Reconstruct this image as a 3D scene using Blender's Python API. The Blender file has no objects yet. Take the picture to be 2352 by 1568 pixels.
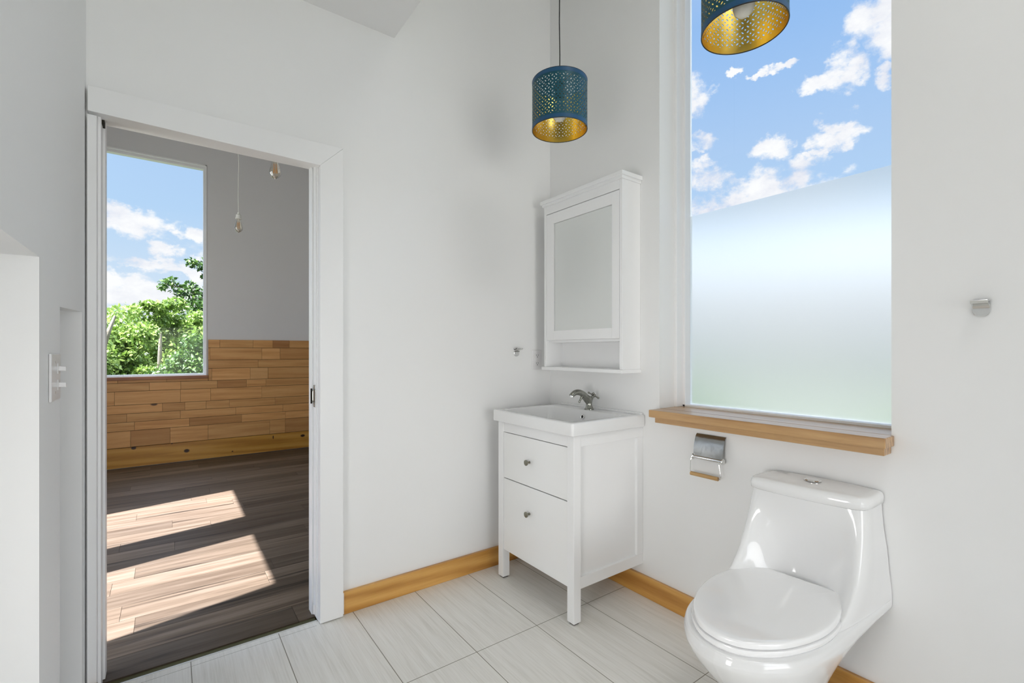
import bpy, math, random
import numpy as np
from mathutils import Vector, Matrix
random.seed(7)
rng = np.random.default_rng(11)
SC = bpy.context.scene
COL = SC.collection
PI = math.pi

# ------------------------------------------------------------------ colours
def lin(r, g, b):
    f = lambda v: (v/255/12.92) if v/255 <= .04045 else ((v/255+.055)/1.055)**2.4
    return (f(r), f(g), f(b), 1)

# ------------------------------------------------------------------ node helpers
class NT:
    def __init__(s, tree):
        s.t = tree; s.n = tree.nodes; s.l = tree.links
    def node(s, typ, **kw):
        nd = s.n.new(typ)
        for k, v in kw.items(): setattr(nd, k, v)
        return nd
    def link(s, a, b): s.l.new(a, b)
    def put(s, sock, v):
        if hasattr(v, 'is_output') or hasattr(v, 'links'): s.l.new(v, sock)
        else: sock.default_value = v
    def math(s, op, a, b=0.0, c=None, clamp=False):
        nd = s.node('ShaderNodeMath', operation=op, use_clamp=clamp)
        s.put(nd.inputs[0], a); s.put(nd.inputs[1], b)
        if c is not None: s.put(nd.inputs[2], c)
        return nd.outputs[0]
    def vmath(s, op, a, b=(0, 0, 0)):
        nd = s.node('ShaderNodeVectorMath', operation=op)
        s.put(nd.inputs[0], a); s.put(nd.inputs[1], b)
        return nd.outputs['Value'] if op in ('DOT_PRODUCT', 'LENGTH', 'DISTANCE') else nd.outputs[0]
    def noise(s, vec, scale, detail=3, rough=.5):
        nd = s.node('ShaderNodeTexNoise'); nd.inputs['Scale'].default_value = scale
        nd.inputs['Detail'].default_value = detail; nd.inputs['Roughness'].default_value = rough
        s.link(vec, nd.inputs['Vector']); return nd.outputs['Fac']
    def ramp(s, fac, stops, interp='LINEAR'):
        nd = s.node('ShaderNodeValToRGB'); cr = nd.color_ramp; cr.interpolation = interp
        while len(cr.elements) < len(stops): cr.elements.new(.5)
        for e, (p, c) in zip(cr.elements, stops):
            e.position = p; e.color = c if len(c) == 4 else (*c, 1)
        s.link(fac, nd.inputs[0]); return nd.outputs[0]
    def mix(s, fac, a, b, mode='MIX'):
        nd = s.node('ShaderNodeMix', data_type='RGBA', blend_type=mode)
        s.put(nd.inputs[0], fac); s.put(nd.inputs[6], a); s.put(nd.inputs[7], b)
        return nd.outputs[2]
    def scale(s, vec, sc):
        nd = s.node('ShaderNodeMapping'); nd.inputs['Scale'].default_value = sc
        s.link(vec, nd.inputs['Vector']); return nd.outputs[0]
    def bump(s, h, strength=.1, dist=.002):
        nd = s.node('ShaderNodeBump'); nd.inputs['Strength'].default_value = strength
        nd.inputs['Distance'].default_value = dist; s.link(h, nd.inputs['Height']); return nd.outputs[0]

def new_mat(name):
    m = bpy.data.materials.new(name); m.use_nodes = True
    t = NT(m.node_tree); bs = t.n['Principled BSDF']
    return m, t, bs

def plain(name, col, rough=.5, metal=0, spec=.5, bump=None, coat=0, var=None):
    m, t, b = new_mat(name)
    b.inputs['Base Color'].default_value = col
    b.inputs['Roughness'].default_value = rough
    b.inputs['Metallic'].default_value = metal
    b.inputs['Specular IOR Level'].default_value = spec
    b.inputs['Coat Weight'].default_value = coat
    if coat: b.inputs['Coat Roughness'].default_value = .05
    tc = t.node('ShaderNodeTexCoord')
    if var:
        n = t.noise(tc.outputs['Object'], var[0], 3)
        c2 = tuple(c*var[1] for c in col[:3])+(1,)
        t.link(t.mix(n, col, c2), b.inputs['Base Color'])
    if bump:
        t.link(t.bump(t.noise(tc.outputs['Object'], bump[0], 4), bump[1], bump[2]), b.inputs['Normal'])
    return m

def wood(name, light, mid, dark, axis='X', scale=1.0, rough=.45, tones=None, streak=.0, coat=.0, knots=0.0, tone_amt=1.0, wave=.25):
    m, t, b = new_mat(name)
    tc = t.node('ShaderNodeTexCoord')
    vec = tc.outputs['Object']
    at = None
    if tones is not None:
        at = t.node('ShaderNodeAttribute', attribute_name='tone').outputs['Fac']
        off = t.node('ShaderNodeCombineXYZ'); 
        for i, k in enumerate((13.7, 7.3, 19.1)): t.link(t.math('MULTIPLY', at, k), off.inputs[i])
        vec = t.vmath('ADD', vec, off.outputs[0])
    st = {'X': (1.6, 26, 26), 'Y': (26, 1.6, 26), 'Z': (26, 26, 1.6)}[axis]
    st = tuple(v*scale for v in st)
    v2 = t.scale(vec, st)
    warp = t.noise(t.scale(vec, tuple(v*.25 for v in st)), 1.0, 3)
    wv = t.node('ShaderNodeTexWave', wave_type='BANDS', bands_direction={'X': 'Z', 'Y': 'X', 'Z': 'X'}[axis] if axis != 'X' else 'DIAGONAL')
    wv.inputs['Scale'].default_value = .35; wv.inputs['Distortion'].default_value = 9
    wv.inputs['Detail'].default_value = 2; wv.inputs['Detail Scale'].default_value = .8
    t.link(v2, wv.inputs['Vector'])
    g1 = t.noise(v2, 1.0, 6, .6)
    fine = t.noise(t.scale(vec, tuple(v*5 for v in st)), 1.0, 3, .6)
    f = t.math('ADD', t.math('MULTIPLY', g1, .80-wave), t.math('MULTIPLY', wv.outputs['Fac'], wave))
    f = t.math('ADD', f, t.math('MULTIPLY', fine, .2))
    col = t.ramp(f, [(.25, dark), (.5, mid), (.72, light)])
    if tones is not None:
        tcol = t.ramp(at, tones)
        col = t.mix(tone_amt, col, tcol, 'MULTIPLY')
    if streak:
        sn = t.noise(t.scale(vec, tuple(v*(.35 if v < 5 else .5) for v in st)), 1.0, 5, .65)
        sm = t.ramp(sn, [(.57, (0, 0, 0)), (.68, (1, 1, 1))])
        col = t.mix(t.math('MULTIPLY', sm, streak), col, tuple(c*.16 for c in dark[:3])+(1,))
    if knots:
        vo = t.node('ShaderNodeTexVoronoi'); vo.inputs['Scale'].default_value = 1.0
        ks = {'X': (2.3, 0, 5), 'Y': (5, 2.3, 5), 'Z': (5, 5, 2.3)}[axis]
        t.link(t.scale(vec, ks), vo.inputs['Vector'])
        km = t.ramp(vo.outputs['Distance'], [(.05, (1, 1, 1)), (.085, (0, 0, 0))])
        wn = t.node('ShaderNodeTexWhiteNoise'); t.link(vo.outputs['Color'], wn.inputs['Vector'])
        gate = t.math('GREATER_THAN', wn.outputs['Value'], 1-knots)
        col = t.mix(t.math('MULTIPLY', t.math('MULTIPLY', km, gate), .9), col, lin(45, 22, 10))
    t.link(col, b.inputs['Base Color'])
    b.inputs['Roughness'].default_value = rough
    b.inputs['Coat Weight'].default_value = coat
    b.inputs['Coat Roughness'].default_value = .15
    t.link(t.bump(f, .12, .0015), b.inputs['Normal'])
    return m

# ------------------------------------------------------------------ materials
M = {}
M['wall'] = plain('wall_paint', (.85, .85, .845, 1), .62, bump=(180, .10, .0008))
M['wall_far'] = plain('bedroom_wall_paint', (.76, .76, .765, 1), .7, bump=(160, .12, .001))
M['ceil'] = plain('ceiling_paint', (.88, .875, .87, 1), .7, bump=(120, .08, .001))
M['trim'] = plain('white_trim_paint', (.86, .86, .86, 1), .38, bump=(90, .05, .0005))
M['vinyl'] = plain('white_window_vinyl', (.88, .88, .885, 1), .35)
M['lacquer'] = plain('white_furniture_lacquer', (.88, .88, .88, 1), .32, bump=(60, .03, .0004))
M['panel'] = plain('drawer_front_lacquer', (.88, .88, .87, 1), .36, bump=(60, .03, .0004))
M['ceramic'] = plain('white_glazed_ceramic', (.84, .84, .84, 1), .09, coat=.1)
M['seatplastic'] = plain('white_seat_plastic', (.95, .95, .955, 1), .09, coat=.5)
M['chrome'] = plain('polished_chrome', (.78, .78, .77, 1), .07, 1)
M['nickel'] = plain('aged_nickel', (.40, .40, .36, 1), .16, 1, var=(60, .6))
M['knob'] = plain('dark_nickel', (.26, .25, .20, 1), .28, 1)
M['steel'] = plain('scratched_steel', (.50, .51, .50, 1), .22, 1, bump=(14, .35, .006), var=(12, .55))
M['black'] = plain('black_plastic', (.012, .012, .012, 1), .4)
M['gap'] = plain('dark_gap', (.02, .018, .012, 1), .9)
M['rubber'] = plain('grey_foot_glide', (.10, .09, .08, 1), .6)
M['plate'] = plain('white_plate_plastic', (.80, .79, .79, 1), .3)
M['whitecord'] = plain('white_cord', (.78, .78, .74, 1), .6)
M['strip'] = plain('olive_underlay', lin(96, 94, 62), .8, var=(30, .5))
M['metaltrim'] = plain('brushed_trim_metal', (.66, .67, .66, 1), .35, .3)
M['bark'] = plain('pale_bark', lin(150, 140, 122), .9, bump=(12, .5, .02), var=(9, .5))
M['porcelain'] = plain('white_porcelain_button', (.85, .85, .84, 1), .1, coat=.5)
M['bulbwhite'] = plain('opal_bulb_glass', (.85, .83, .74, 1), .15)
M['filament'] = plain('amber_filament', (.9, .42, .06, 1), .3)
M['brass'] = plain('brass_fitting', (.75, .52, .16, 1), .25, 1)

M['pine'] = wood('varnished_pine', lin(222, 172, 98), lin(203, 150, 74), lin(168, 112, 44), 'Y', .9, .28, coat=.3)
M['pineX'] = wood('varnished_pine_along', lin(222, 172, 98), lin(203, 150, 74), lin(168, 112, 44), 'X', .9, .28, coat=.3)
M['sill'] = wood('oiled_sill_wood', lin(200, 162, 114), lin(178, 138, 92), lin(136, 98, 58), 'Y', 1.6, .30, coat=.25)
M['sillX'] = wood('oiled_sill_wood_along', lin(182, 122, 80), lin(160, 100, 62), lin(128, 76, 42), 'X', 1.0, .4)
M['bar'] = wood('pale_dowel_wood', lin(205, 170, 118), lin(188, 150, 98), lin(160, 120, 70), 'Y', 2, .5)
WT = [(0, (.55, .42, .34)), (.12, (.80, .70, .60)), (.45, (1.0, .95, .88)), (.8, (1.12, 1.03, .95)), (.93, (.98, .98, 1.0)), (1, (.70, .60, .50))]
M['planks'] = wood('reclaimed_pine_boards', lin(226, 182, 124), lin(212, 162, 102), lin(182, 128, 70), 'X', .8, .5, tones=WT, knots=.45, wave=.08)
M['skirt'] = wood('orange_pine_board', lin(216, 162, 80), lin(204, 148, 62), lin(168, 110, 36), 'X', .8, .35, coat=.2)
FT = [(0, (.62, .60, .58)), (.35, (.85, .83, .80)), (.7, (1.02, 1, .98)), (1, (1.25, 1.20, 1.15))]
M['lvt'] = wood('brown_oak_vinyl_planks', lin(122, 111, 99), lin(101, 89, 76), lin(66, 54, 42), 'X', 1.0, .46, tones=FT, streak=.9, wave=.06)
M['lvt'].node_tree.nodes['Principled BSDF'].inputs['Specular IOR Level'].default_value = .28

# stained knots on the skirting board are geometry-free ellipses in its own surface
def skirt_knots():
    t = NT(M['skirt'].node_tree); b = t.n['Principled BSDF']
    src = b.inputs['Base Color'].links[0].from_socket
    tc = t.node('ShaderNodeTexCoord'); sx = t.node('ShaderNodeSeparateXYZ'); t.link(tc.outputs['Object'], sx.inputs[0])
    tot = None
    for (kx, kz, a, c) in ((-.30, .20, .020, .016), (.15, .115, .024, .018), (1.33, .155, .024, .015), (.58, .055, .008, .006), (1.0, .17, .006, .02), (.02, .21, .008, .007)):
        q = t.math('ADD', t.math('POWER', t.math('DIVIDE', t.math('SUBTRACT', sx.outputs[0], kx), a), 2),
                   t.math('POWER', t.math('DIVIDE', t.math('SUBTRACT', sx.outputs[2], kz), c), 2))
        k = t.math('SUBTRACT', 1.6, q, clamp=True)
        tot = k if tot is None else t.math('MAXIMUM', tot, k)
    t.link(t.mix(tot, src, lin(52, 24, 8)), b.inputs['Base Color'])
skirt_knots()

# floor tile: grout lines and fine streaks
def tile_mat():
    m, t, b = new_mat('pale_linen_floor_tile')
    tc = t.node('ShaderNodeTexCoord'); o = tc.outputs['Object']
    sx = t.node('ShaderNodeSeparateXYZ'); t.link(o, sx.inputs[0])
    def line(c, period, off, w):
        f = t.math('FRACT', t.math('DIVIDE', t.math('SUBTRACT', c, off), period))
        d = t.math('MULTIPLY', t.math('SUBTRACT', .5, t.math('ABSOLUTE', t.math('SUBTRACT', f, .5))), period)
        return t.math('LESS_THAN', d, w)
    gx = line(sx.outputs[0], .308, .066, .0016)
    gy = line(sx.outputs[1], .6106, 1.596, .0016)
    ge = t.math('LESS_THAN', t.math('ABSOLUTE', t.math('SUBTRACT', sx.outputs[1], 2.163)), .0009)
    ge = t.math('MULTIPLY', ge, t.math('LESS_THAN', sx.outputs[0], .52))
    g = t.math('MAXIMUM', t.math('MAXIMUM', gx, gy), ge)
    ix = t.math('FLOOR', t.math('DIVIDE', t.math('SUBTRACT', sx.outputs[0], .066), .308))
    off = t.node('ShaderNodeCombineXYZ'); t.link(t.math('MULTIPLY', ix, 3.7), off.inputs[0]); t.link(t.math('MULTIPLY', ix, 5.1), off.inputs[1])
    v = t.vmath('ADD', o, off.outputs[0])
    n1 = t.noise(t.scale(v, (170, 5, 1)), 1, 4, .6)
    n2 = t.noise(t.scale(v, (40, 1.8, 1)), 1, 3, .5)
    f = t.math('ADD', t.math('MULTIPLY', n1, .6), t.math('MULTIPLY', n2, .4))
    col = t.ramp(f, [(.3, lin(214, 212, 204)), (.5, lin(230, 228, 222)), (.7, lin(238, 237, 232))])
    col = t.mix(g, col, lin(140, 136, 124))
    t.link(col, b.inputs['Base Color']); b.inputs['Roughness'].default_value = .42
    b.inputs['Specular IOR Level'].default_value = .4
    h = t.math('SUBTRACT', t.math('MULTIPLY', f, .15), g)
    t.link(t.bump(h, .35, .0015), b.inputs['Normal'])
    return m
M['tile'] = tile_mat()

def glass_mat():
    m = bpy.data.materials.new('clear_window_glass'); m.use_nodes = True
    t = NT(m.node_tree); t.n.clear()
    out = t.node('ShaderNodeOutputMaterial'); tr = t.node('ShaderNodeBsdfTransparent'); tr.inputs[0].default_value = (.97, .985, .98, 1)
    gl = t.node('ShaderNodeBsdfGlossy'); gl.inputs['Roughness'].default_value = .01
    fr = t.node('ShaderNodeFresnel'); fr.inputs['IOR'].default_value = 1.22
    mx = t.node('ShaderNodeMixShader'); t.link(fr.outputs[0], mx.inputs[0]); t.link(tr.outputs[0], mx.inputs[1]); t.link(gl.outputs[0], mx.inputs[2])
    t.link(mx.outputs[0], out.inputs[0]); return m
M['glass'] = glass_mat()

def film_mat():
    m = bpy.data.materials.new('frosted_privacy_film'); m.use_nodes = True
    t = NT(m.node_tree); t.n.clear()
    out = t.node('ShaderNodeOutputMaterial')
    rf = t.node('ShaderNodeBsdfRefraction'); rf.inputs['Roughness'].default_value = .74; rf.inputs['IOR'].default_value = 1.15; rf.inputs['Color'].default_value = (1, 1, 1, 1)
    tl = t.node('ShaderNodeBsdfTranslucent'); tl.inputs[0].default_value = (1, 1, 1, 1)
    df = t.node('ShaderNodeBsdfDiffuse'); df.inputs[0].default_value = (.9, .92, .91, 1)
    a = t.node('ShaderNodeMixShader'); a.inputs[0].default_value = .45; t.link(rf.outputs[0], a.inputs[1]); t.link(tl.outputs[0], a.inputs[2])
    b = t.node('ShaderNodeMixShader'); b.inputs[0].default_value = .12; t.link(a.outputs[0], b.inputs[1]); t.link(df.outputs[0], b.inputs[2])
    t.link(b.outputs[0], out.inputs[0]); return m
M['film'] = film_mat()

def bulbglass_mat():
    m = bpy.data.materials.new('clear_bulb_glass'); m.use_nodes = True
    t = NT(m.node_tree); t.n.clear()
    out = t.node('ShaderNodeOutputMaterial'); tr = t.node('ShaderNodeBsdfTransparent'); tr.inputs[0].default_value = (.96, .93, .86, 1)
    gl = t.node('ShaderNodeBsdfGlossy'); gl.inputs['Roughness'].default_value = .03
    lw = t.node('ShaderNodeLayerWeight'); lw.inputs[0].default_value = .62
    mx = t.node('ShaderNodeMixShader'); t.link(lw.outputs['Facing'], mx.inputs[0]); t.link(tr.outputs[0], mx.inputs[1]); t.link(gl.outputs[0], mx.inputs[2])
    t.link(mx.outputs[0], out.inputs[0]); return m
M['bulbglass'] = bulbglass_mat()

def shade_mat(name, col, metal, rough, spec=.5):
    m, t, b = new_mat(name)
    b.inputs['Base Color'].default_value = col; b.inputs['Metallic'].default_value = metal; b.inputs['Roughness'].default_value = rough
    b.inputs['Specular IOR Level'].default_value = spec
    tc = t.node('ShaderNodeTexCoord'); sx = t.node('ShaderNodeSeparateXYZ'); t.link(tc.outputs['Object'], sx.inputs[0])
    th = t.math('ARCTAN2', sx.outputs[1], sx.outputs[0])
    U = t.math('ADD', t.math('MULTIPLY', th, 24/(2*PI)), 24.0)
    V = t.math('DIVIDE', t.math('SUBTRACT', sx.outputs[2], .022), .0327)
    a = t.math('ABSOLUTE', t.math('SUBTRACT', t.math('FRACT', U), .5))
    c = t.math('ABSOLUTE', t.math('SUBTRACT', t.math('FRACT', t.math('ADD', V, 10.0)), .5))
    def q(px, py, rx, ry):
        return t.math('ADD', t.math('POWER', t.math('DIVIDE', px, rx), 2), t.math('POWER', t.math('DIVIDE', py, ry), 2))
    d1 = q(a, c, .075, .075); d2 = q(t.math('SUBTRACT', .5, a), t.math('SUBTRACT', .5, c), .075, .075)
    pa = t.math('SUBTRACT', a, .25); pc = t.math('SUBTRACT', c, .25)
    s_ = t.math('MULTIPLY', t.math('SUBTRACT', pa, pc), .7071); u_ = t.math('MULTIPLY', t.math('ADD', pa, pc), .7071)
    d3 = q(s_, u_, .145, .062)
    d = t.math('MINIMUM', t.math('MINIMUM', d1, d2), d3)
    hole = t.math('LESS_THAN', d, 1.0)
    band = t.math('MULTIPLY', t.math('GREATER_THAN', V, 0.0), t.math('LESS_THAN', V, 5.0))
    hole = t.math('MULTIPLY', hole, band)
    tr = t.node('ShaderNodeBsdfTransparent'); mx = t.node('ShaderNodeMixShader')
    out = t.n['Material Output']
    t.link(hole, mx.inputs[0]); t.link(b.outputs[0], mx.inputs[1]); t.link(tr.outputs[0], mx.inputs[2]); t.link(mx.outputs[0], out.inputs[0])
    return m
M['shade_out'] = shade_mat('perforated_blue_shade', lin(6, 74, 88), .1, .45)
M['shade_in'] = shade_mat('perforated_brass_lining', (.92, .68, .16, 1), 1, .28)
M['blueband'] = plain('blue_shade_band', lin(16, 74, 112), .45)

def leaf_mat(name, c1, c2, c3):
    m, t, b = new_mat(name)
    at = t.node('ShaderNodeAttribute', attribute_name='tone').outputs['Fac']
    col = t.ramp(at, [(0, c1), (.5, c2), (1, c3)])
    t.link(col, b.inputs['Base Color']); b.inputs['Roughness'].default_value = .5
    tl = t.node('ShaderNodeBsdfTranslucent'); t.link(col, tl.inputs[0])
    mx = t.node('ShaderNodeMixShader'); mx.inputs[0].default_value = .28
    t.link(b.outputs[0], mx.inputs[1]); t.link(tl.outputs[0], mx.inputs[2]); t.link(mx.outputs[0], t.n['Material Output'].inputs[0])
    return m
M['leafA'] = leaf_mat('bright_green_leaves', lin(62, 90, 32), lin(106, 136, 50), lin(168, 188, 106))
M['leafB'] = leaf_mat('deep_green_leaves', lin(36, 64, 26), lin(66, 98, 38), lin(122, 152, 76))
M['ground'] = plain('meadow_ground', lin(84, 88, 72), .95, var=(.8, .6))

# ------------------------------------------------------------------ geometry helpers
def wloc(o):
    v = Vector((0, 0, 0))
    while o is not None:
        v = v+o.location; o = o.parent
    return v

def thing(name, loc, label=None, cat=None, group=None, kind=None):
    o = bpy.data.objects.new(name, None); COL.objects.link(o); o.location = loc
    o.empty_display_size = .05
    return tag(o, label, cat, group, kind)

def tag(o, label=None, cat=None, group=None, kind=None):
    if label: o['label'] = label
    if cat: o['category'] = cat
    if group: o['group'] = group
    if kind: o['kind'] = kind
    return o

class MB:
    def __init__(s): s.v = []; s.f = []; s.sm = []; s.tone = []
    def add(s, verts, faces, smooth=False, tone=None):
        b = len(s.v); s.v += [tuple(p) for p in verts]
        s.f += [tuple(b+i for i in f) for f in faces]; s.sm += [smooth]*len(faces)
        s.tone += [tone if tone is not None else .5]*len(faces); return s
    def box(s, x0, x1, y0, y1, z0, z1, tone=None):
        if x0 > x1: x0, x1 = x1, x0
        if y0 > y1: y0, y1 = y1, y0
        if z0 > z1: z0, z1 = z1, z0
        v = [(x, y, z) for z in (z0, z1) for x, y in ((x0, y0), (x1, y0), (x1, y1), (x0, y1))]
        return s.add(v, [(3, 2, 1, 0), (4, 5, 6, 7), (0, 1, 5, 4), (1, 2, 6, 5), (2, 3, 7, 6), (3, 0, 4, 7)], False, tone)
    def poly(s, pts, off):   # prism: polygon pts swept by vector off
        n = len(pts); off = Vector(off)
        a = [Vector(p) for p in pts]; v = a+[p+off for p in a]
        return s.add(v, [tuple(range(n))[::-1], tuple(range(n, 2*n))]+[(i, (i+1) % n, n+(i+1) % n, n+i) for i in range(n)])
    def loft(s, rings, cap0=True, cap1=True, smooth=True, closed=True):
        n = len(rings[0]); v = [p for r in rings for p in r]; f = []
        for i in range(len(rings)-1):
            for j in range(n if closed else n-1):
                k = (j+1) % n; f.append((i*n+j, i*n+k, (i+1)*n+k, (i+1)*n+j))
        if cap0: f.append(tuple(range(n))[::-1])
        if cap1: f.append(tuple((len(rings)-1)*n+i for i in range(n)))
        return s.add(v, f, smooth)
    def tube(s, pts, r, seg=12, caps=True, flat=1.0):
        pts = [Vector(p) for p in pts]; rs = r if isinstance(r, (list, tuple)) else [r]*len(pts)
        rings = []; up = None
        for i, p in enumerate(pts):
            a = pts[max(i-1, 0)]; b = pts[min(i+1, len(pts)-1)]; d = (b-a).normalized()
            if up is None:
                up = Vector((0, 0, 1)) if abs(d.z) < .9 else Vector((1, 0, 0))
            sx = d.cross(up).normalized(); up = sx.cross(d).normalized()
            rings.append([p+rs[i]*(math.cos(2*PI*k/seg)*sx+math.sin(2*PI*k/seg)*flat*up) for k in range(seg)])
        return s.loft(rings, caps, caps)
    def lathe(s, prof, org=(0, 0, 0), axis=(0, 0, 1), seg=24, caps=True):
        ax = Vector(axis).normalized(); t = Vector((1, 0, 0)) if abs(ax.x) < .9 else Vector((0, 1, 0))
        e1 = ax.cross(t).normalized(); e2 = ax.cross(e1); o = Vector(org)
        return s.loft([[o+ax*h+r*(math.cos(2*PI*k/seg)*e1+math.sin(2*PI*k/seg)*e2) for k in range(seg)] for r, h in prof], caps, caps)
    def sphere(s, c, r, seg=16, sc=(1, 1, 1)):
        c = Vector(c); rings = []
        for i in range(1, seg//2):
            a = PI*i/(seg//2)
            rings.append([c+Vector((r*math.sin(a)*math.cos(2*PI*k/seg)*sc[0], r*math.sin(a)*math.sin(2*PI*k/seg)*sc[1], -r*math.cos(a)*sc[2])) for k in range(seg)])
        return s.loft(rings)
    def build(s, name, mat, parent=None, bevel=0, seg=2, sharp=35, label=None, cat=None, group=None, kind=None, tones=False):
        me = bpy.data.meshes.new(name)
        o0 = wloc(parent) if parent else Vector((0, 0, 0))
        me.from_pydata([tuple(Vector(p)-o0) for p in s.v], [], s.f)
        me.polygons.foreach_set('use_smooth', s.sm)
        if tones:
            at = me.attributes.new('tone', 'FLOAT', 'FACE'); at.data.foreach_set('value', s.tone)
        me.materials.append(mat); me.update()
        import bmesh
        bm = bmesh.new(); bm.from_mesh(me); bmesh.ops.recalc_face_normals(bm, faces=bm.faces); bm.to_mesh(me); bm.free()
        if any(s.sm): me.set_sharp_from_angle(angle=math.radians(sharp))
        o = bpy.data.objects.new(name, me); COL.objects.link(o)
        if parent: o.parent = parent
        if bevel:
            md = o.modifiers.new('bevel', 'BEVEL'); md.width = bevel; md.segments = seg; md.limit_method = 'ANGLE'; md.angle_limit = math.radians(40)
        return tag(o, label, cat, group, kind)

def structure(name, mb, mat, parent=None, bevel=0, tones=False):
    return mb.build(name, mat, parent, bevel, kind='structure', tones=tones)

def catmull(P, n):
    P = [np.array(p, float) for p in P]; out = []
    for i in range(len(P)-1):
        p0 = P[max(i-1, 0)]; p1 = P[i]; p2 = P[i+1]; p3 = P[min(i+2, len(P)-1)]
        for k in range(n):
            t = k/n
            q = .5*((2*p1)+(-p0+p2)*t+(2*p0-5*p1+4*p2-p3)*t*t+(-p0+3*p1-3*p2+p3)*t**3)
            lo = np.minimum(p1, p2); hi = np.maximum(p1, p2)
            out.append((q, lo, hi))
    out.append((P[-1], P[-1], P[-1])); return out
def cr(P, n, clamp=False):
    return [np.clip(q, lo, hi) if clamp else q for q, lo, hi in catmull(P, n)]

def rrect(cx, cy, hx, hy, r, z, seg=6):
    pts = []
    for (sx, sy, a0) in ((1, 1, 0), (-1, 1, 90), (-1, -1, 180), (1, -1, 270)):
        for k in range(seg+1):
            a = math.radians(a0+90*k/seg)
            pts.append((cx+sx*(hx-r)+r*math.cos(a), cy+sy*(hy-r)+r*math.sin(a), z))
    return pts

# ------------------------------------------------------------------ room measures (metres; camera stands over 0,0)
YA, XB, XC = 2.195, 1.89, -.235      # door wall, window wall, left wall
YA2 = 2.30                           # bedroom face of the door wall
YF = 6.24                            # bedroom far wall
HI = 3.6                             # high ceiling
LO = 2.73                            # low ceiling over the left part
BACK = -3.2

# ---- bathroom walls
b = MB(); b.box(XC-.2, -.205, YA, YA2, 0, HI); b.box(-.205, .533, YA, YA2, 2.06, HI); b.box(.533, XB, YA, YA2, 0, HI)
structure('wall_back', b, M['wall'])
WY0, WY1, WZ0, WZ1 = .505, 1.397, .905, 3.15
b = MB(); b.box(XB, 2.12, BACK-.1, WY0, 0, HI); b.box(XB, 2.12, WY1, YA2, 0, HI); b.box(XB, 2.12, WY0, WY1, 0, WZ0); b.box(XB, 2.12, WY0, WY1, WZ1, HI)
structure('wall_right', b, M['wall'])
b = MB()
NT0, NT1 = 1.317, 1.331              # top of the small recess, slightly off level
b.box(-.355, XC, BACK, 1.467, 1.41, HI)
b.box(-.355, XC, 1.467, 1.71, 0, HI)
b.box(-.355, XC, 2.10, YA, 0, HI)
b.poly([(-.355, 1.71, NT0), (-.355, 2.10, NT1), (-.355, 2.10, HI), (-.355, 1.71, HI)], (.12, 0, 0))
b.box(-1.0, -.355, 1.467, 1.567, 0, 1.6)          # far side of the big alcove
b.box(-1.1, -1.0, BACK, 1.567, 0, 1.6)            # its back
b.box(-1.0, -.355, BACK, 1.467, 1.41, 1.6)        # its soffit
b.box(-.62, -.355, 2.10, YA, 0, 1.5)              # far side of the small recess
b.box(-.70, -.62, 1.60, YA, 0, 1.5)
b.box(-.62, -.355, 1.60, 1.71, 0, 1.5)
b.poly([(-.62, 1.71, NT0), (-.62, 2.10, NT1), (-.62, 2.10, 1.5), (-.62, 1.71, 1.5)], (.265, 0, 0))
structure('wall_left', b, M['wall'])
# wall behind the camera; its tall opening is added for the fill light
b = MB(); b.box(-1.1, -.25, BACK-.12, BACK, 0, HI); b.box(1.55, 2.12, BACK-.12, BACK, 0, HI); b.box(-.25, 1.55, BACK-.12, BACK, 0, .22); b.box(-.25, 1.55, BACK-.12, BACK, 1.9, HI)
structure('wall_front', b, M['wall'])
b = MB(); b.box(-1.1, 2.12, BACK-.12, YA2, HI, HI+.12)
b.box(-.36, .888, BACK, YA, LO, HI)
structure('ceiling', b, M['ceil'])
b = MB(); b.box(-1.1, 2.12, BACK-.12, 2.197, -.10, 0)
structure('floor', b, M['tile'])

# ---- threshold at the doorway
b = MB(); b.box(-.23, .53, 2.197, 2.203, -.05, .003)
structure('trim_9', b, M['metaltrim'])
b = MB(); b.box(-.23, .53, 2.203, 2.262, -.05, -.006)
structure('trim_10', b, M['strip'])

# ---- skirting in the bathroom
b = MB(); b.box(.632, XB, 2.177, YA, 0, .101)
structure('baseboard_back', b, M['pineX'], bevel=.002)
b = MB(); b.box(.632, .641, 2.1762, 2.178, .004, .099)
structure('trim_8', b, M['trim'])
b = MB(); b.box(1.872, XB, BACK, 2.177, 0, .101)
structure('baseboard_right', b, M['pine'], bevel=.002)

# ---- door casing, head track, jambs
b = MB(); b.poly([(-.228, 0, 2.026), (.533, 0, 2.0145), (.633, 0, 2.113), (-.228, 0, 2.113)], (0, .0355, 0))
b.v = [(x, y+2.1585, z) for x, y, z in b.v]
structure('trim_1', b, M['trim'], bevel=.0015)
b = MB(); b.poly([(.5335, 2.1585, 0.004), (.633, 2.1585, 0.004), (.633, 2.1585, 2.1125), (.5335, 2.1585, 2.0147)], (0, .0355, 0))
structure('trim_2', b, M['trim'], bevel=.0015)
b = MB(); b.box(.633, .6385, 2.186, YA, .10, 2.10)
structure('trim_3', b, M['trim'])
b = MB(); b.box(-.205, .533, 2.2255, 2.262, 2.034, 2.06); b.box(-.205, .533, 2.276, 2.315, 2.043, 2.06); b.box(-.205, .533, 2.192, 2.218, 2.026, 2.06)
structure('trim_4', b, M['trim'], bevel=.001)
b = MB(); b.box(-.229, -.2045, 2.16, 2.20, 0.002, 2.0145); b.box(-.2045, -.196, 2.196, 2.25, 0.002, 2.03); b.box(-.206, -.190, 2.262, 2.315, 0.002, 2.043)
structure('trim_5', b, M['trim'], bevel=.001)
b = MB(); b.box(-.226, -.200, 2.13, 2.158, 0.0, .055)
structure('trim_6', b, M['bar'], bevel=.003)
b = MB(); b.box(.522, .534, 2.262, 2.315, .002, 2.043)
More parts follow.
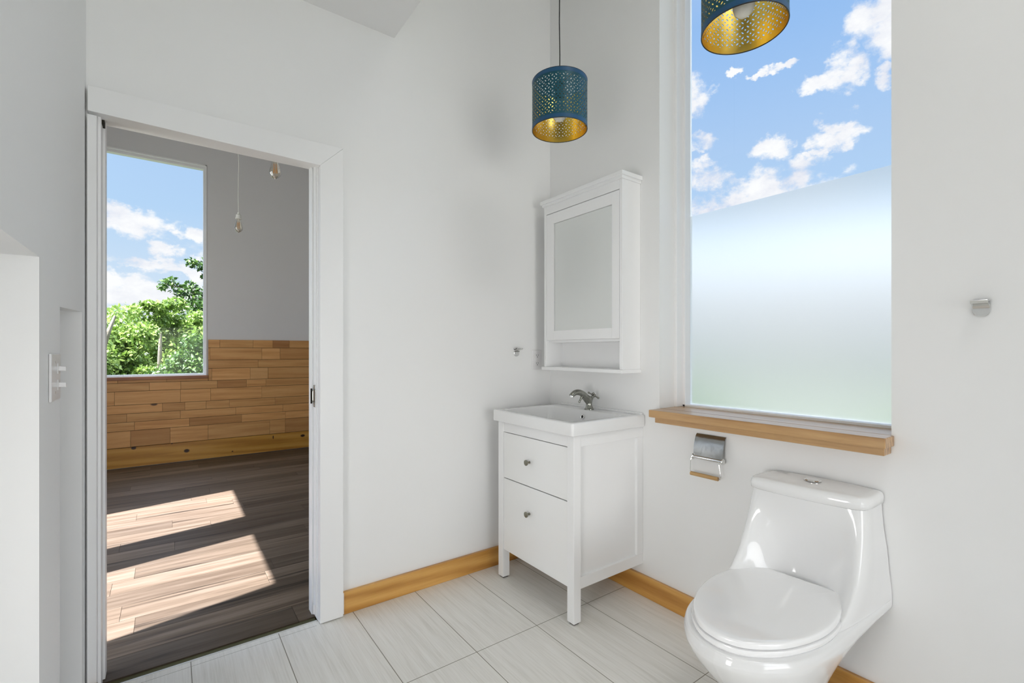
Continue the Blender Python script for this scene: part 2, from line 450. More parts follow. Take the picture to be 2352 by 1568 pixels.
structure('trim_7', b, M['trim'], bevel=.001)
b = MB(); b.box(-.202, .525, 2.2625, 2.2755, 2.056, 2.0595); b.box(-.202, .525, 2.2185, 2.225, 2.056, 2.0595); b.box(-.2035, -.190, 2.218, 2.262, 2.012, 2.0335)
structure('trim_11', b, M['gap'])

# ---- pocket door standing in its slot
d = thing('door_1', (.54, 2.235, 0), kind='structure')
MB().box(.528, .80, 2.2145, 2.2555, .012, 2.034).build('door_leaf', M['trim'], d, bevel=.0015)
h = MB()
h.box(.5245, .529, 2.2165, 2.2405, .948, 1.048)
ph = h.build('edge_pull', M['steel'], d, bevel=.002, label='small nickel edge pull set in the pocket door')
h = MB(); h.tube([(.525, 2.222, 1.030), (.519, 2.220, 1.026), (.5165, 2.220, 1.018), (.5165, 2.220, .980), (.519, 2.220, .972), (.525, 2.222, .968)], .0028, 8)
h.build('pull_ring', M['nickel'], ph)
h = MB()
for z in (1.040, .957): h.lathe([(0.0001, 0), (.0035, 0), (.003, .001), (.0001, .0014)], (.5245, 2.2295, z), (-1, 0, 0), 12, False)
h.build('screw_head', M['nickel'], ph)
MB().box(.517, .5235, 2.258, 2.264, .962, 1.03).build('latch_slot', M['gap'], d)
MB().box(.5195, .528, 2.219, 2.229, .022, .062).build('floor_guide', M['plate'], d, bevel=.001)

# ------------------------------------------------------------------ bathroom window (window_1)
w = thing('window_1', (2.05, .95, WZ0), kind='structure')
f = MB(); f.box(2.005, 2.12, 1.381, 1.397, .927, 3.15); f.box(2.052, 2.11, 1.367, 1.381, .927, 3.13)
f.box(2.005, 2.12, WY0, .521, .927, 3.15); f.box(2.052, 2.11, .521, .532, .927, 3.13)
f.box(2.052, 2.11, .521, 1.381, .927, .937); f.box(2.005, 2.12, .521, 1.381, 3.135, 3.15)
f.build('window_frame', M['vinyl'], w, bevel=.0015)
g = MB(); g.add([(2.0965, .525, .932), (2.0965, 1.375, .932), (2.0965, 1.375, 3.14), (2.0965, .525, 3.14)], [(0, 1, 2, 3)]); g.build('glass_pane', M['glass'], w)
g = MB(); g.add([(2.094, .531, .936), (2.094, 1.369, .936), (2.094, 1.369, 1.868), (2.094, .531, 1.868)], [(0, 1, 2, 3)]); g.build('privacy_film', M['film'], w, label='frosted film over the lower half of the pane')
s_ = MB(); s_.box(1.802, XB-.0005, .497, 1.392, .893, .927); s_.box(1.80+.09, 2.055, WY0+.001, WY1-.001, .905, .927)
s_.build('window_sill', M['sill'], w, bevel=.003, label='oiled wooden window sill')
s_ = MB(); s_.box(1.822, XB-.0005, .505, 1.372, .868, .8925)
s_.build('sill_apron', M['sill'], w, bevel=.002, label='wooden apron board under the sill')

# ------------------------------------------------------------------ bedroom beyond the door
BX0, BX1 = -1.3, 2.5
b = MB(); b.box(BX0-.15, -.563, YF, YF+.2, 0, HI); b.box(.335, BX1, YF, YF+.2, 0, HI); b.box(-.563, .335, YF, YF+.2, 0, .925); b.box(-.563, .335, YF, YF+.2, 3.27, HI)
structure('wall_bedroom_back', b, M['wall_far'])
b = MB(); b.box(BX1, BX1+.15, YA2, YF+.2, 0, HI); b.box(2.12, BX1, YA2-.1, YA2, 0, HI)
structure('wall_bedroom_right', b, M['wall_far'])
SX = BX0
b = MB()
for (y0, y1) in ((2.0, 2.325), (3.139, 3.54), (4.35, YF+.2)): b.box(SX-.06, SX, y0, y1, 0, HI)
for (y0, y1) in ((2.325, 3.139), (3.54, 4.35)): b.box(SX-.06, SX, y0, y1, 0, .35); b.box(SX-.06, SX, y0, y1, 2.40, HI)
b.box(SX, XC-.2, YA2-.1, YA2, 0, HI)
structure('wall_bedroom_left', b, M['wall_far'])
b = MB(); b.box(BX0-.15, BX1+.15, YA2-.1, YF+.2, HI, HI+.12)
structure('ceiling_bedroom', b, M['wall_far'])
b = MB(); b.box(BX0, BX1, 2.20, YF, -.10, -.062)
structure('floor_base', b, M['gap'])

b = MB(); y = 2.243; row = 0; W = .155
while y < YF-.002:
    x = BX0-random.random()*1.1; y1 = min(y+W, YF)
    while x < BX1:
        L = random.choice((.9, 1.22, 1.22, .6)); x0 = max(x, BX0); x1 = min(x+L, BX1)
        if x1-x0 > .01: b.box(x0+.0007, x1-.0007, y+.0007, y1-.0007, -.06, 0, random.random())
        x += L
    y += W
structure('floor_bedroom', b, M['lvt'], tones=True)

rows = [.212, .38, .469, .556, .646, .785, .871, 1.007, 1.0996, 1.238, 1.330]
b = MB()
for i in range(len(rows)-1):
    z0, z1 = rows[i], rows[i+1]; x = BX0-random.random()*.5
    while x < BX1:
        L = random.uniform(.16, .62); x0 = max(x, BX0); x1 = min(x+L, BX1); x += L
        if x1-x0 < .02: continue
        th = random.uniform(.018, .022); tn = random.choice((random.random(), random.uniform(.3, .8), random.uniform(.4, .85)))
        segs = [(x0, x1)]
        if z1 > .90:
            segs = []
            if x0 < -.585: segs.append((x0, min(x1, -.585)))
            if x1 > .348: segs.append((max(x0, .348), x1))
            if z0 < .90 and x0 < .348 and x1 > -.585:
                b.box(max(x0, -.583)+.0012, min(x1, .346)-.0012, YF-th, YF, z0+.002, .899, tn)
        for (a, c) in segs:
            if c-a > .006: b.box(a+.0012, c-.0012, YF-th, YF, z0+.002, z1-.002, tn)
structure('trim_12', b, M['planks'], tones=True, bevel=0)
b = MB(); b.box(BX0, -.585, YF-.004, YF, .2, 1.326); b.box(.348, BX1, YF-.004, YF, .2, 1.326); b.box(-.585, .348, YF-.004, YF, .2, .899)
structure('trim_13', b, M['gap'])
b = MB(); b.box(BX0, BX1, YF-.024, YF, .006, .209)
structure('baseboard_bedroom_back', b, M['skirt'], bevel=.002)

w = thing('window_2', (-.11, YF+.05, .93), kind='structure')
f = MB()
f.box(-.563, -.552, YF-.012, YF+.09, .932, 3.27); f.box(.324, .335, YF-.012, YF+.09, .932, 3.27); f.box(-.563, .335, YF-.012, YF+.09, 3.255, 3.27)
f.box(-.552, -.532, YF+.035, YF+.10, .932, 3.255); f.box(.304, .324, YF+.035, YF+.10, .932, 3.255); f.box(-.532, .304, YF+.035, YF+.10, 3.232, 3.255); f.box(-.552, .324, YF+.02, YF+.10, .932, .953); f.box(-.565, .337, YF-.014, YF+.02, .931, .9375)
f.build('window_frame', M['vinyl'], w, bevel=.0015)
g = MB(); yy = YF+.075; g.add([(-.54, yy, .94), (.31, yy, .94), (.31, yy, 3.24), (-.54, yy, 3.24)], [(0, 1, 2, 3)]); g.build('glass_pane', M['glass'], w)
s_ = MB(); s_.box(-.583, .346, YF-.045, YF+.034, .901, .931)
s_.build('window_sill', M['sillX'], w, bevel=.002, label='reddish wooden sill')

# ------------------------------------------------------------------ vanity cabinet
v = thing('vanity_cabinet', (1.65, 1.78, 0), 'white two-drawer washstand cabinet with square front legs under the basin', 'cabinet')
VX, VB = 1.42, XB-.0005
Y0, Y1 = 1.491, 2.071
c = MB()
c.box(1.463, VB, Y0+.016, Y0+.0195, .19, .79)                       # right side recessed panel
c.box(1.463, VB, Y0+.002, Y0+.020, .152, .203); c.box(1.463, VB, Y0+.002, Y0+.020, .778, .829)
c.box(1.846, VB, Y0+.002, Y0+.020, .203, .778)
c.box(1.463, VB, Y1-.020, Y1-.002, .152, .829)
c.box(1.455, VB, Y0+.02, Y1-.02, .156, .170)
c.box(1.424, 1.444, Y0+.0425, Y1-.0425, .7765, .829)
c.box(VB-.014, VB, Y0+.02, Y1-.02, .17, .76)
c.build('carcass', M['lacquer'], v, bevel=.0012)
for y0 in (Y0, Y1-.043):
    l = MB().box(VX, 1.463, y0, y0+.043, .008, .829).build('leg', M['lacquer'], v, bevel=.002)
    MB().box(VX+.007, 1.456, y0+.007, y0+.036, 0, .0085).build('foot_glide', M['rubber'], l, bevel=.001)
for (z0, z1, kz) in ((.537, .7735, .656), (.157, .5325, .404)):
    dr = MB().box(VX+.0035, VX+.0215, Y0+.0455, Y1-.0455, z0, z1)
    dr.box(VX+.03, 1.80, Y0+.06, Y1-.06, z0+.03, z1-.03 if z1 < .6 else .70)
    dr = dr.build('drawer', M['panel'], v, bevel=.0012)
    k = MB(); k.lathe([(.0065, 0), (.006, .003), (.0045, .010), (.0055, .015), (.0125, .019), (.0142, .0225), (.0135, .0255), (.009, .028), (.0002, .0285)], (VX+.0035, 1.806, kz), (-1, 0, 0), 24)
    k.build('knob', M['knob'], dr)

# ------------------------------------------------------------------ washbasin
wb = thing('washbasin', (1.645, 1.785, .8295), 'white rectangular ceramic washbasin on top of the two-drawer washstand', 'sink')
cx, cy = (1.398+VB)/2, 1.785; hx, hy = (VB-1.398)/2, .308
R = [rrect(cx, cy, hx-.006, hy-.006, .010, .8300), rrect(cx, cy, hx-.001, hy-.001, .011, .8315), rrect(cx, cy, hx, hy, .012, .8335),
     rrect(cx, cy, hx, hy, .012, .882), rrect(cx, cy, hx-.0015, hy-.0015, .012, .8860), rrect(cx, cy, hx-.005, hy-.005, .012, .888)]
bx0, bx1, by0, by1 = 1.432, 1.775, 1.515, 2.055
bc, bd = (bx0+bx1)/2, (by0+by1)/2; ix, iy = (bx1-bx0)/2, (by1-by0)/2
R += [rrect(bc, bd, ix+.005, iy+.005, .035, .8878), rrect(bc, bd, ix+.001, iy+.001, .034, .886), rrect(bc, bd, ix-.003, iy-.003, .034, .881),
      rrect(bc, bd, ix-.018, iy-.016, .036, .815), rrect(bc, bd, ix-.028, iy-.026, .04, .799), rrect(bc, bd, ix-.045, iy-.045, .045, .793), rrect(bc, bd, .03, .03, .029, .789)]
MB().loft(R, False, True).build('basin', M['ceramic'], wb, sharp=60)
MB().loft([rrect(VB-.008, cy, .008, hy-.012, .005, .8865), rrect(VB-.008, cy, .008, hy-.012, .005, .8945), rrect(VB-.008, cy, .006, hy-.014, .005, .8965)]).build('rear_lip', M['ceramic'], wb)
o = MB(); o.lathe([(.0085, .0005), (.0125, 0), (.0128, .002), (.0115, .0035), (.009, .0035), (.0080, .002)], (1.7632, 1.785, .853), (-1, 0, .26), 24, False)
ov = o.build('overflow_ring', M['chrome'], wb)
o = MB(); o.lathe([(.0001, .0012), (.0088, .0012)], (1.7632, 1.785, .853), (-1, 0, .26), 24, False); o.build('overflow_hole', M['black'], ov)
o = MB(); o.lathe([(.028, 0), (.030, .002), (.026, .0045), (.02, .005), (.0002, .0045)], (bc, bd, .7885), (0, 0, 1), 28, False); o.build('drain', M['chrome'], wb)

# ------------------------------------------------------------------ faucet
fx, fy, fz = 1.812, 1.785, .8882
ft = thing('faucet', (fx, fy, fz), 'old-style nickel mixer tap with arched spout and cross handle behind the basin', 'faucet')
p = MB(); p.lathe([(.0265, 0), (.0265, .004), (.022, .007), (.0205, .012), (.0165, .022), (.0155, .034), (.018, .046), (.0195, .056), (.0165, .066), (.009, .071), (.0005, .072)], (fx, fy, fz), (0, 0, 1), 28)
p.build('tap_body', M['nickel'], ft)
sp = [(fx+.004, fy, fz+.044), (fx-.02, fy, fz+.064), (fx-.045, fy, fz+.083), (fx-.07, fy, fz+.094), (fx-.095, fy, fz+.096), (fx-.115, fy, fz+.090), (fx-.130, fy, fz+.079)]
sp = [tuple(q) for q in cr(sp, 5)]; nn = len(sp)
p = MB(); p.tube(sp, [.0190-.0065*i/(nn-1) for i in range(nn)], 16)
p.build('spout', M['nickel'], ft)
p = MB(); p.lathe([(.0102, 0), (.011, .003), (.011, .013), (.009, .017), (.0001, .017)], (fx-.122, fy, fz+.085), (-.45, 0, -1), 18); p.build('spout_nozzle', M['chrome'], ft)
p = MB(); p.tube([(fx-.052, fy, fz+.076), (fx-.062, fy, fz+.060), (fx-.068, fy, fz+.052)], [.008, .0065, .005], 12); p.sphere((fx-.072, fy, fz+.046), .0065, 12)
p.build('spout_collar', M['nickel'], ft)
p = MB(); p.tube([(fx-.012, fy, fz+.036), (fx-.030, fy, fz+.052), (fx-.046, fy, fz+.068)], [.0095, .0085, .0075], 14); p.build('spout_brace', M['nickel'], ft)
ha = Vector((.62, -.10, .78)).normalized(); hb = Vector((fx+.006, fy, fz+.046))
p = MB(); p.lathe([(.0095, 0), (.0085, .012), (.0105, .014), (.0105, .019), (.0075, .022), (.0075, .030), (.0115, .032), (.0125, .040), (.0095, .046), (.0002, .0465)], hb, ha, 20)
hd = p.build('handle', M['nickel'], ft)
e1 = ha.cross(Vector((0, 1, .3))).normalized(); e2 = ha.cross(e1)
hc = hb+ha*.0365
for k in range(4):
    dv = e1*math.cos(PI/2*k+.5)+e2*math.sin(PI/2*k+.5)
    p = MB(); p.tube([hc+dv*.008, hc+dv*.018, hc+dv*.026], [.0042, .0036, .0042], 10); p.sphere(hc+dv*.030, .0062, 10); p.build('handle_arm', M['nickel'], hd)
p = MB(); p.lathe([(.0092, 0), (.009, .003), (.006, .0052), (.0002, .006)], hb+ha*.0463, ha, 18); p.build('handle_cap', M['porcelain'], hd, label='white ceramic handle cap')

# ------------------------------------------------------------------ mirror cabinet
mc = thing('mirror_cabinet', (1.82, 1.80, 1.09), 'tall white wall cabinet with a mirror door and open shelf above the basin', 'cabinet')
X0 = 1.757; A0, A1 = 1.510, 2.092
c = MB(); c.box(X0, VB, A0, A0+.018, 1.110, 2.030); c.box(X0, VB, A1-.018, A1, 1.110, 2.030); c.box(VB-.008, VB, A0+.018, A1-.018, 1.11, 2.03)
c.box(X0+.018, VB-.008, A0+.018, A1-.018, 1.248, 1.262); c.box(X0, VB-.008, A0+.018, A1-.018, 1.985, 2.030)
c.box(X0+.022, X0+.026, A1-.13, A1-.128, 1.11, 1.112)
c.build('carcass', M['lacquer'], mc, bevel=.001)
c = MB(); c.box(1.7385, VB, 1.494, 2.108, 2.044, 2.064); c.box(1.747, VB, 1.502, 2.100, 2.030, 2.0445)
c.build('cornice', M['lacquer'], mc, bevel=.0022)
MB().box(1.7425, VB, 1.503, 2.099, 1.092, 1.110).build('bottom_board', M['lacquer'], mc, bevel=.002)
dr = MB(); D0, D1, DZ0, DZ1 = A0+.020, A1-.020, 1.262, 1.9815; m0, m1, mz0, mz1 = 1.576, 2.010, 1.314, 1.922
XD = X0+.001
dr.box(XD, XD+.017, D0, m0, DZ0, DZ1); dr.box(XD, XD+.017, m1, D1, DZ0, DZ1); dr.box(XD, XD+.017, m0, m1, DZ0, mz0); dr.box(XD, XD+.017, m0, m1, mz1, DZ1)
dr = dr.build('mirror_door', M['lacquer'], mc, bevel=.0008)
mm = plain('silvered_mirror', (.80, .82, .81, 1), .01, 1)
g = MB(); g.box(XD+.006, XD+.011, m0, m1, mz0, mz1); g.build('mirror_glass', mm, dr)

# ------------------------------------------------------------------ toilet
tl = thing('toilet', (1.876, .728, 0), 'white one-piece toilet with closed lid below the frosted window', 'toilet')
TU = 1.876; TC = .728
def Pt(u, v_, z, sh=.026): return (TU-u, TC+v_-sh*max(0, 1-max(u, 0)/.42), z)
def Bw(ub, vb, um, vm, uf):
    return [(ub, vb), (ub+(um-ub)*.5, vb+(vm-vb)*.62), (um, vm), (um+(uf-um)*.5, vm*.87), (um+(uf-um)*.82, vm*.575), (um+(uf-um)*.965, vm*.27), (uf, 0)]
def Tk(vb, uc, vc, um):
    return [(0, vb), (uc*.5, (vb+vc)/2+.002), (uc-.022, vc), (uc, vc-.020), (um+(uc-um)*.42, vc*.62), (um+(uc-um)*.06, vc*.28), (um, 0)]
LV = [(0.0, Bw(.14, .098, .29, .112, .52)), (.02, Bw(.142, .097, .29, .112, .518)), (.032, Bw(.16, .085, .30, .102, .49)), (.10, Bw(.175, .08, .32, .105, .49)), (.17, Bw(.19, .088, .35, .125, .535)),
      (.24, Bw(.19, .108, .38, .152, .60)), (.295, Bw(.155, .138, .40, .174, .652)), (.335, Bw(.080, .172, .41, .188, .683)), (.365, Bw(.012, .195, .41, .195, .700)), (.380, Bw(.0, .200, .41, .194, .698)),
      (.392, Bw(.0, .200, .41, .191, .692)), (.398, Bw(.0, .200, .405, .184, .684)),
      (.401, [(0, .200), (.19, .195), (.375, .178), (.49, .150), (.51, .10), (.49, .05), (.49, 0)]),
      (.404, [(0, .200), (.155, .195), (.325, .180), (.35, .155), (.25, .10), (.17, .05), (.155, 0)]),
      (.425, Tk(.199, .290, .184, .130)), (.455, Tk(.196, .252, .185, .122)), (.50, Tk(.192, .214, .185, .124)), (.56, Tk(.187, .184, .183, .134)), (.63, Tk(.178, .161, .178, .148)), (.702, Tk(.173, .148, .172, .162))]
NK = 9
tens = []
for z, P_ in LV:
    half = cr(P_, NK); tens.append(np.array([[*q, z] for q in half]))
lev = cr([t_.flatten() for t_ in tens], 5, True)
rings = []
for q in lev:
    h_ = q.reshape(-1, 3)
    r_ = [Pt(a, bb, zz) for a, bb, zz in h_]+[Pt(a, -bb, zz) for a, bb, zz in h_[::-1][1:]]
    rings.append(r_)
MB().loft(rings).build('toilet_body', M['ceramic'], tl, sharp=75)
# cistern lid
def lidring(grow, z, bow=.008):
    P_ = [(0, .178+grow), (.05, .180+grow), (.11, .180+grow), (.142+grow*.5, .172+grow), (.157+grow, .150+grow), (.162+grow+bow*.8, .07), (.163+grow+bow, 0)]
    h_ = cr(P_, 6)
    return [Pt(a, bb, z) for a, bb in h_]+[Pt(a, -bb, z) for a, bb in h_[::-1][1:]]
def inset_ring(k, z, zc=0):
    r0 = lidring(0, z); cxx = TU-.08; cyy = TC-.021
    return [(cxx+(x-cxx)*k if x < TU-.001 else TU-.002, cyy+(y-cyy)*k, z) for x, y, _ in r0]
MB().loft([lidring(-.004, .7035), lidring(.0, .7060), lidring(.001, .722), lidring(.0, .731), lidring(-.004, .7385), lidring(-.010, .7425), inset_ring(.85, .7450), inset_ring(.5, .7475), inset_ring(.15, .7485)]).build('cistern_lid', M['ceramic'], tl, sharp=70)
fb = MB(); bq = Pt(.070, .0, .7500)
fb.lathe([(.026, 0), (.0262, .002), (.0235, .0042), (.0205, .0042), (.0200, .0030)], bq, (0, 0, 1), 32, False)
fbo = fb.build('flush_button', M['chrome'], tl)
fb = MB(); fb.lathe([(.0195, .001), (.0195, .004), (.012, .0062), (.0002, .0068)], bq, (0, 0, 1), 28, False); fb.build('flush_push_plate', M['chrome'], fbo)
# seat and lid
OUT = [(.1665, 0), (.1665, .06), (.1665, .118), (.171, .1275), (.22, .150), (.289, .167), (.36, .174), (.43, .171), (.50, .156), (.573, .128), (.63, .088), (.663, .046), (.674, 0)]
oh = cr(OUT, 5)
def seatring(k, z, grow=0):
    cu = .42; pts = []
    def tr(a, bb):
        a2 = cu+(a-cu)*k; b2 = bb*k
        L_ = math.hypot(a-cu, bb) or 1
        return (a2+grow*(a-cu)/L_, b2+grow*bb/L_)
    H_ = [tr(a, bb) for a, bb in oh]
    return [Pt(a, bb, z, 0) for a, bb in H_]+[Pt(a, -bb, z, 0) for a, bb in H_[::-1][1:-1]]
MB().loft([seatring(1, .3985, .002), seatring(1, .4005, .009), seatring(1, .408, .0115), seatring(1, .4155, .009), seatring(1, .4165, .002)]).build('seat', M['seatplastic'], tl, sharp=60)
ld = MB().loft([seatring(1, .4185, .001), seatring(1, .4195, .005), seatring(1, .4300, .005), seatring(1, .4335, .003), seatring(1, .4355, -.001), seatring(.94, .4367), seatring(.8, .4385), seatring(.6, .4405), seatring(.35, .4415), seatring(.1, .442)]).build('seat_lid', M['seatplastic'], tl, sharp=60)
for sy in (-1, 1):
    hm = MB(); q = Pt(.168, sy*.075, .413); hm.tube([(q[0], q[1]-.022, q[2]), (q[0], q[1]+.022, q[2])], .010, 14); hm.build('hinge', M['seatplastic'], tl)
    hm = MB(); hm.lathe([(.013, 0), (.013, .006), (.009, .012), (.0002, .014)], Pt(.30, sy*.120, .018), (0, sy*.5, 1), 16); hm.build('bolt_cap', M['ceramic'], tl)

tl.rotation_euler = (0, 0, math.radians(2.5))
# ------------------------------------------------------------------ toilet paper holder
ph = thing('toilet_paper_holder', (XB, 1.13, .74), 'empty metal toilet paper holder with wooden dowel under the window sill', 'paper holder')
p = MB(); y0, y1 = 1.062, 1.197
prof = [(XB-.002, .838), (XB-.012, .826), (XB-.022, .80), (XB-.028, .77), (XB-.030, .745)]
prof = [tuple(q) for q in cr(prof, 4)]
ring0 = [(x, y0, z) for x, z in prof]+[(x-.0022, y0, z) for x, z in prof[::-1]]
ring1 = [(x, y1, z) for x, _, z in ring0]
ym = [(x, (y0*(1-t)+y1*t), z) for t in (0,) for x, _, z in ring0]
p.loft([ring0, ring1], True, True, True); p.build('cover_flap', M['steel'], ph, sharp=50)
p = MB(); p.box(XB-.004, XB, y0+.03, y1-.03, .745, .835); p.build('wall_plate', M['steel'], ph)
p = MB(); p.tube([(XB-.031, y0-.004, .7385), (XB-.031, y1+.004, .7385)], .0075, 14); p.build('hinge_tube', M['chrome'], ph)
for yy in (y0-.001, y1+.001):
    p = MB(); n = 18
    p.tube([(XB-.031+.010*math.cos(2*PI*k/n), yy, .7385+.010*math.sin(2*PI*k/n)) for k in range(n+1)], .0032, 8); p.build('end_ring', M['chrome'], ph)
p = MB(); xw = XB-.041
p.tube([tuple(q) for q in cr([(xw+.004, y0+.012, .737), (xw, y0+.010, .725), (xw, y0+.006, .70), (xw, y0+.003, .667), (xw, y0+.012, .6655)], 4)], .0016, 8)
p.build('wire_arm', M['chrome'], ph); p = MB()
p.tube([tuple(q) for q in cr([(xw+.004, y1+.002, .737), (xw, y1+.006, .725), (xw, y1+.008, .70), (xw, y1+.008, .668), (xw, y1+.001, .6655)], 4)], .0016, 8)
p.build('wire_arm', M['chrome'], ph)
p = MB(); p.tube([(xw, y0+.014, .6655), (xw, y1+.006, .6655)], .0085, 16); p.build('wooden_roller', M['bar'], ph)

# ------------------------------------------------------------------ hooks
def make_hook(loc, rz, label, cat='hook'):
    # built facing -Y: the wall is the XZ plane through the origin
    h = thing('wall_hook', (0, 0, 0), label, cat, 'chrome tab hooks on the walls')
    w2 = .0185; pts = [(w2, 0), (w2, -.018)]
    for k in range(1, 12): 
        a = PI*k/12; pts.append((w2*math.cos(a), -.018-w2*.92*math.sin(a)))
    pts += [(-w2, -.018), (-w2, 0)]
    p = MB(); p.poly([(x, -.0035, z) for x, z in pts], (0, .0033, 0)); p.build('back_plate', M['chrome'], h, bevel=.0012)
    prof = [(-.0035, -.006), (-.010, .000), (-.020, .004), (-.031, .006), (-.036, .0115), (-.0385, .0115), (-.034, .003), (-.021, .0005), (-.011, -.0035), (-.0035, -.011)]
    p = MB(); p.poly([(-w2, y, z) for y, z in prof], (2*w2, 0, 0)); p.build('hook_lip', M['chrome'], h, bevel=.0008)
    p = MB(); p.poly([(-w2, y, z) for y, z in [(-.0002, .012), (-.010, .012), (-.010, .0085), (-.0002, .0085)]], (2*w2, 0, 0)); p.build('top_ledge', M['chrome'], h, bevel=.0006)
    h.location = loc; h.rotation_euler = (0, 0, rz); return h
hk = make_hook((1.632, YA, 1.205), 0, 'small chrome hook on the door wall left of the power outlet')
def dup(root, loc, rz, label):
    r = root.copy(); COL.objects.link(r); r.location = loc; r.rotation_euler = (0, 0, rz); r['label'] = label
    for ch in list(root.children):
        c = ch.copy(); COL.objects.link(c); c.parent = r
        for g in ch.children:
            d = g.copy(); COL.objects.link(d); d.parent = c
    return r
dup(hk, (XB, .296, 1.333), -PI/2, 'chrome hook on the window wall right of the tall window')

# ------------------------------------------------------------------ power outlet
po = thing('power_outlet', (1.782, YA, 1.15), 'white duplex power outlet on the door wall beside the mirror cabinet', 'outlet')
MB().box(1.747, 1.817, YA-.006, YA-.0003, 1.091, 1.206).build('cover_plate', M['plate'], po, bevel=.003)
for z in (1.172, 1.125):
    s0 = MB(); s0.loft([rrect(0, 0, .0165, .0135, .006, 0), rrect(0, 0, .0165, .0135, .006, .0025)])
    s0.v = [(1.782+x, YA-.006-zz, z+y) for x, y, zz in s0.v]; so = s0.build('socket_face', M['plate'], po)
    q = MB(); q.box(1.7745, 1.7765, YA-.0092, YA-.0084, z-.001, z+.008); q.box(1.7875, 1.7895, YA-.0092, YA-.0084, z-.001, z+.008)
    q.lathe([(.0001, 0), (.0026, 0), (.0026, .0008), (.0001, .0008)], (1.782, YA-.0084, z-.007), (0, -1, 0), 10, False); q.build('socket_slots', M['black'], so)

# ------------------------------------------------------------------ light switch
ls = thing('light_switch', (XC, 1.62, 1.135), 'white two-toggle light switch plate on the left wall beside the narrow recess', 'light switch')
MB().box(XC+.0003, XC+.006, 1.562, 1.680, 1.076, 1.194).build('cover_plate', M['plate'], ls, bevel=.003)
for z in (1.156, 1.1145):
    tg = MB(); tg.box(XC+.006, XC+.0075, 1.634, 1.660, z-.013, z+.013); tg = tg.build('toggle_bezel', M['plate'], ls, bevel=.001)
    q = MB(); q.poly([(XC+.007, 1.642, z-.006), (XC+.007, 1.652, z-.006), (XC+.007, 1.652, z+.006), (XC+.007, 1.642, z+.006)], (.014, 0, -.001)); q.build('toggle', M['plate'], tg, bevel=.0015)
for z in (1.172, 1.098):
    q = MB(); q.lathe([(.0001, 0), (.003, 0), (.0025, .001), (.0001, .0012)], (XC+.006, 1.605, z), (1, 0, 0), 12, False); q.build('plate_screw', M['chrome'], ls)

# ------------------------------------------------------------------ blue pendant lamps
def make_pendant(loc, label):
    x, y, z = loc
    t_ = thing('pendant_lamp', (x, y, z), label, 'lamp', 'perforated blue drum pendants')
    r, hh, sg = .1195, .209, 96
    def cyl(rad, z0, z1): return MB().loft([[(x+rad*math.cos(2*PI*k/sg), y+rad*math.sin(2*PI*k/sg), z+zz) for k in range(sg)] for zz in (z0, (z0+z1)/2, z1)], False, False)
    so = cyl(r, 0, hh).build('lamp_shade', M['shade_out'], t_, label='perforated blue drum shade')
    cyl(r-.0012, .0005, hh-.0005).build('shade_lining', M['shade_in'], so, label='brass lining of the shade')
    for zz, nm in ((0.0, 'shade_rim'), (hh, 'shade_rim')):
        q = MB(); rr = r-.0005; q.tube([(x+rr*math.cos(2*PI*k/64), y+rr*math.sin(2*PI*k/64), z+zz) for k in range(65)], .0017, 8, False); q.build(nm, M['black'], so)
    b0 = cyl(r+.0006, .001, .017).build('shade_band', M['blueband'], so); b1 = cyl(r+.0006, hh-.017, hh-.001).build('shade_band', M['blueband'], so)
    q = MB()
    for k in range(3):
        a = 2*PI*k/3+.4; q.tube([(x+.022*math.cos(a), y+.022*math.sin(a), z+hh-.012), (x+(r-.003)*math.cos(a), y+(r-.003)*math.sin(a), z+hh-.006)], .0018, 8)
    q.tube([(x+.022*math.cos(2*PI*k/24), y+.022*math.sin(2*PI*k/24), z+hh-.012) for k in range(25)], .002, 8, False)
    q.build('shade_spider', M['black'], t_)
    q = MB(); q.lathe([(.004, .085), (.014, .08), (.019, .07), (.0205, .03), (.0205, 0), (.001, 0)], (x, y, z+hh-.075), (0, 0, 1), 24); q.build('lamp_socket', M['black'], t_)
    q = MB(); q.lathe([(.0005, -.098), (.014, -.095), (.026, -.085), (.031, -.068), (.028, -.048), (.019, -.030), (.014, -.015), (.0135, 0)], (x, y, z+hh-.072), (0, 0, 1), 24); q.build('light_bulb', M['bulbwhite'], t_)
    q = MB(); q.tube([(x, y, z+hh), (x+.0015, y, z+hh+.12), (x-.0015, y, z+hh+.26), (x, y, z+hh+.4), (x, y, HI-.03)], .0026, 8); q.build('cord', M['black'], t_, label='thin black cord')
    q = MB(); q.lathe([(.006, 0), (.045, .012), (.05, .03), (.05, .034)], (x, y, HI-.034), (0, 0, 1), 24); q.build('ceiling_cup', M['black'], t_)
    return t_
pn = make_pendant((1.376, 1.534, 2.163), 'blue perforated drum pendant hanging in the corner left of the mirror cabinet top')
dup(pn, (1.404, .735, 2.172), 1.1, 'blue perforated drum pendant in front of the tall window, its brass inside showing')

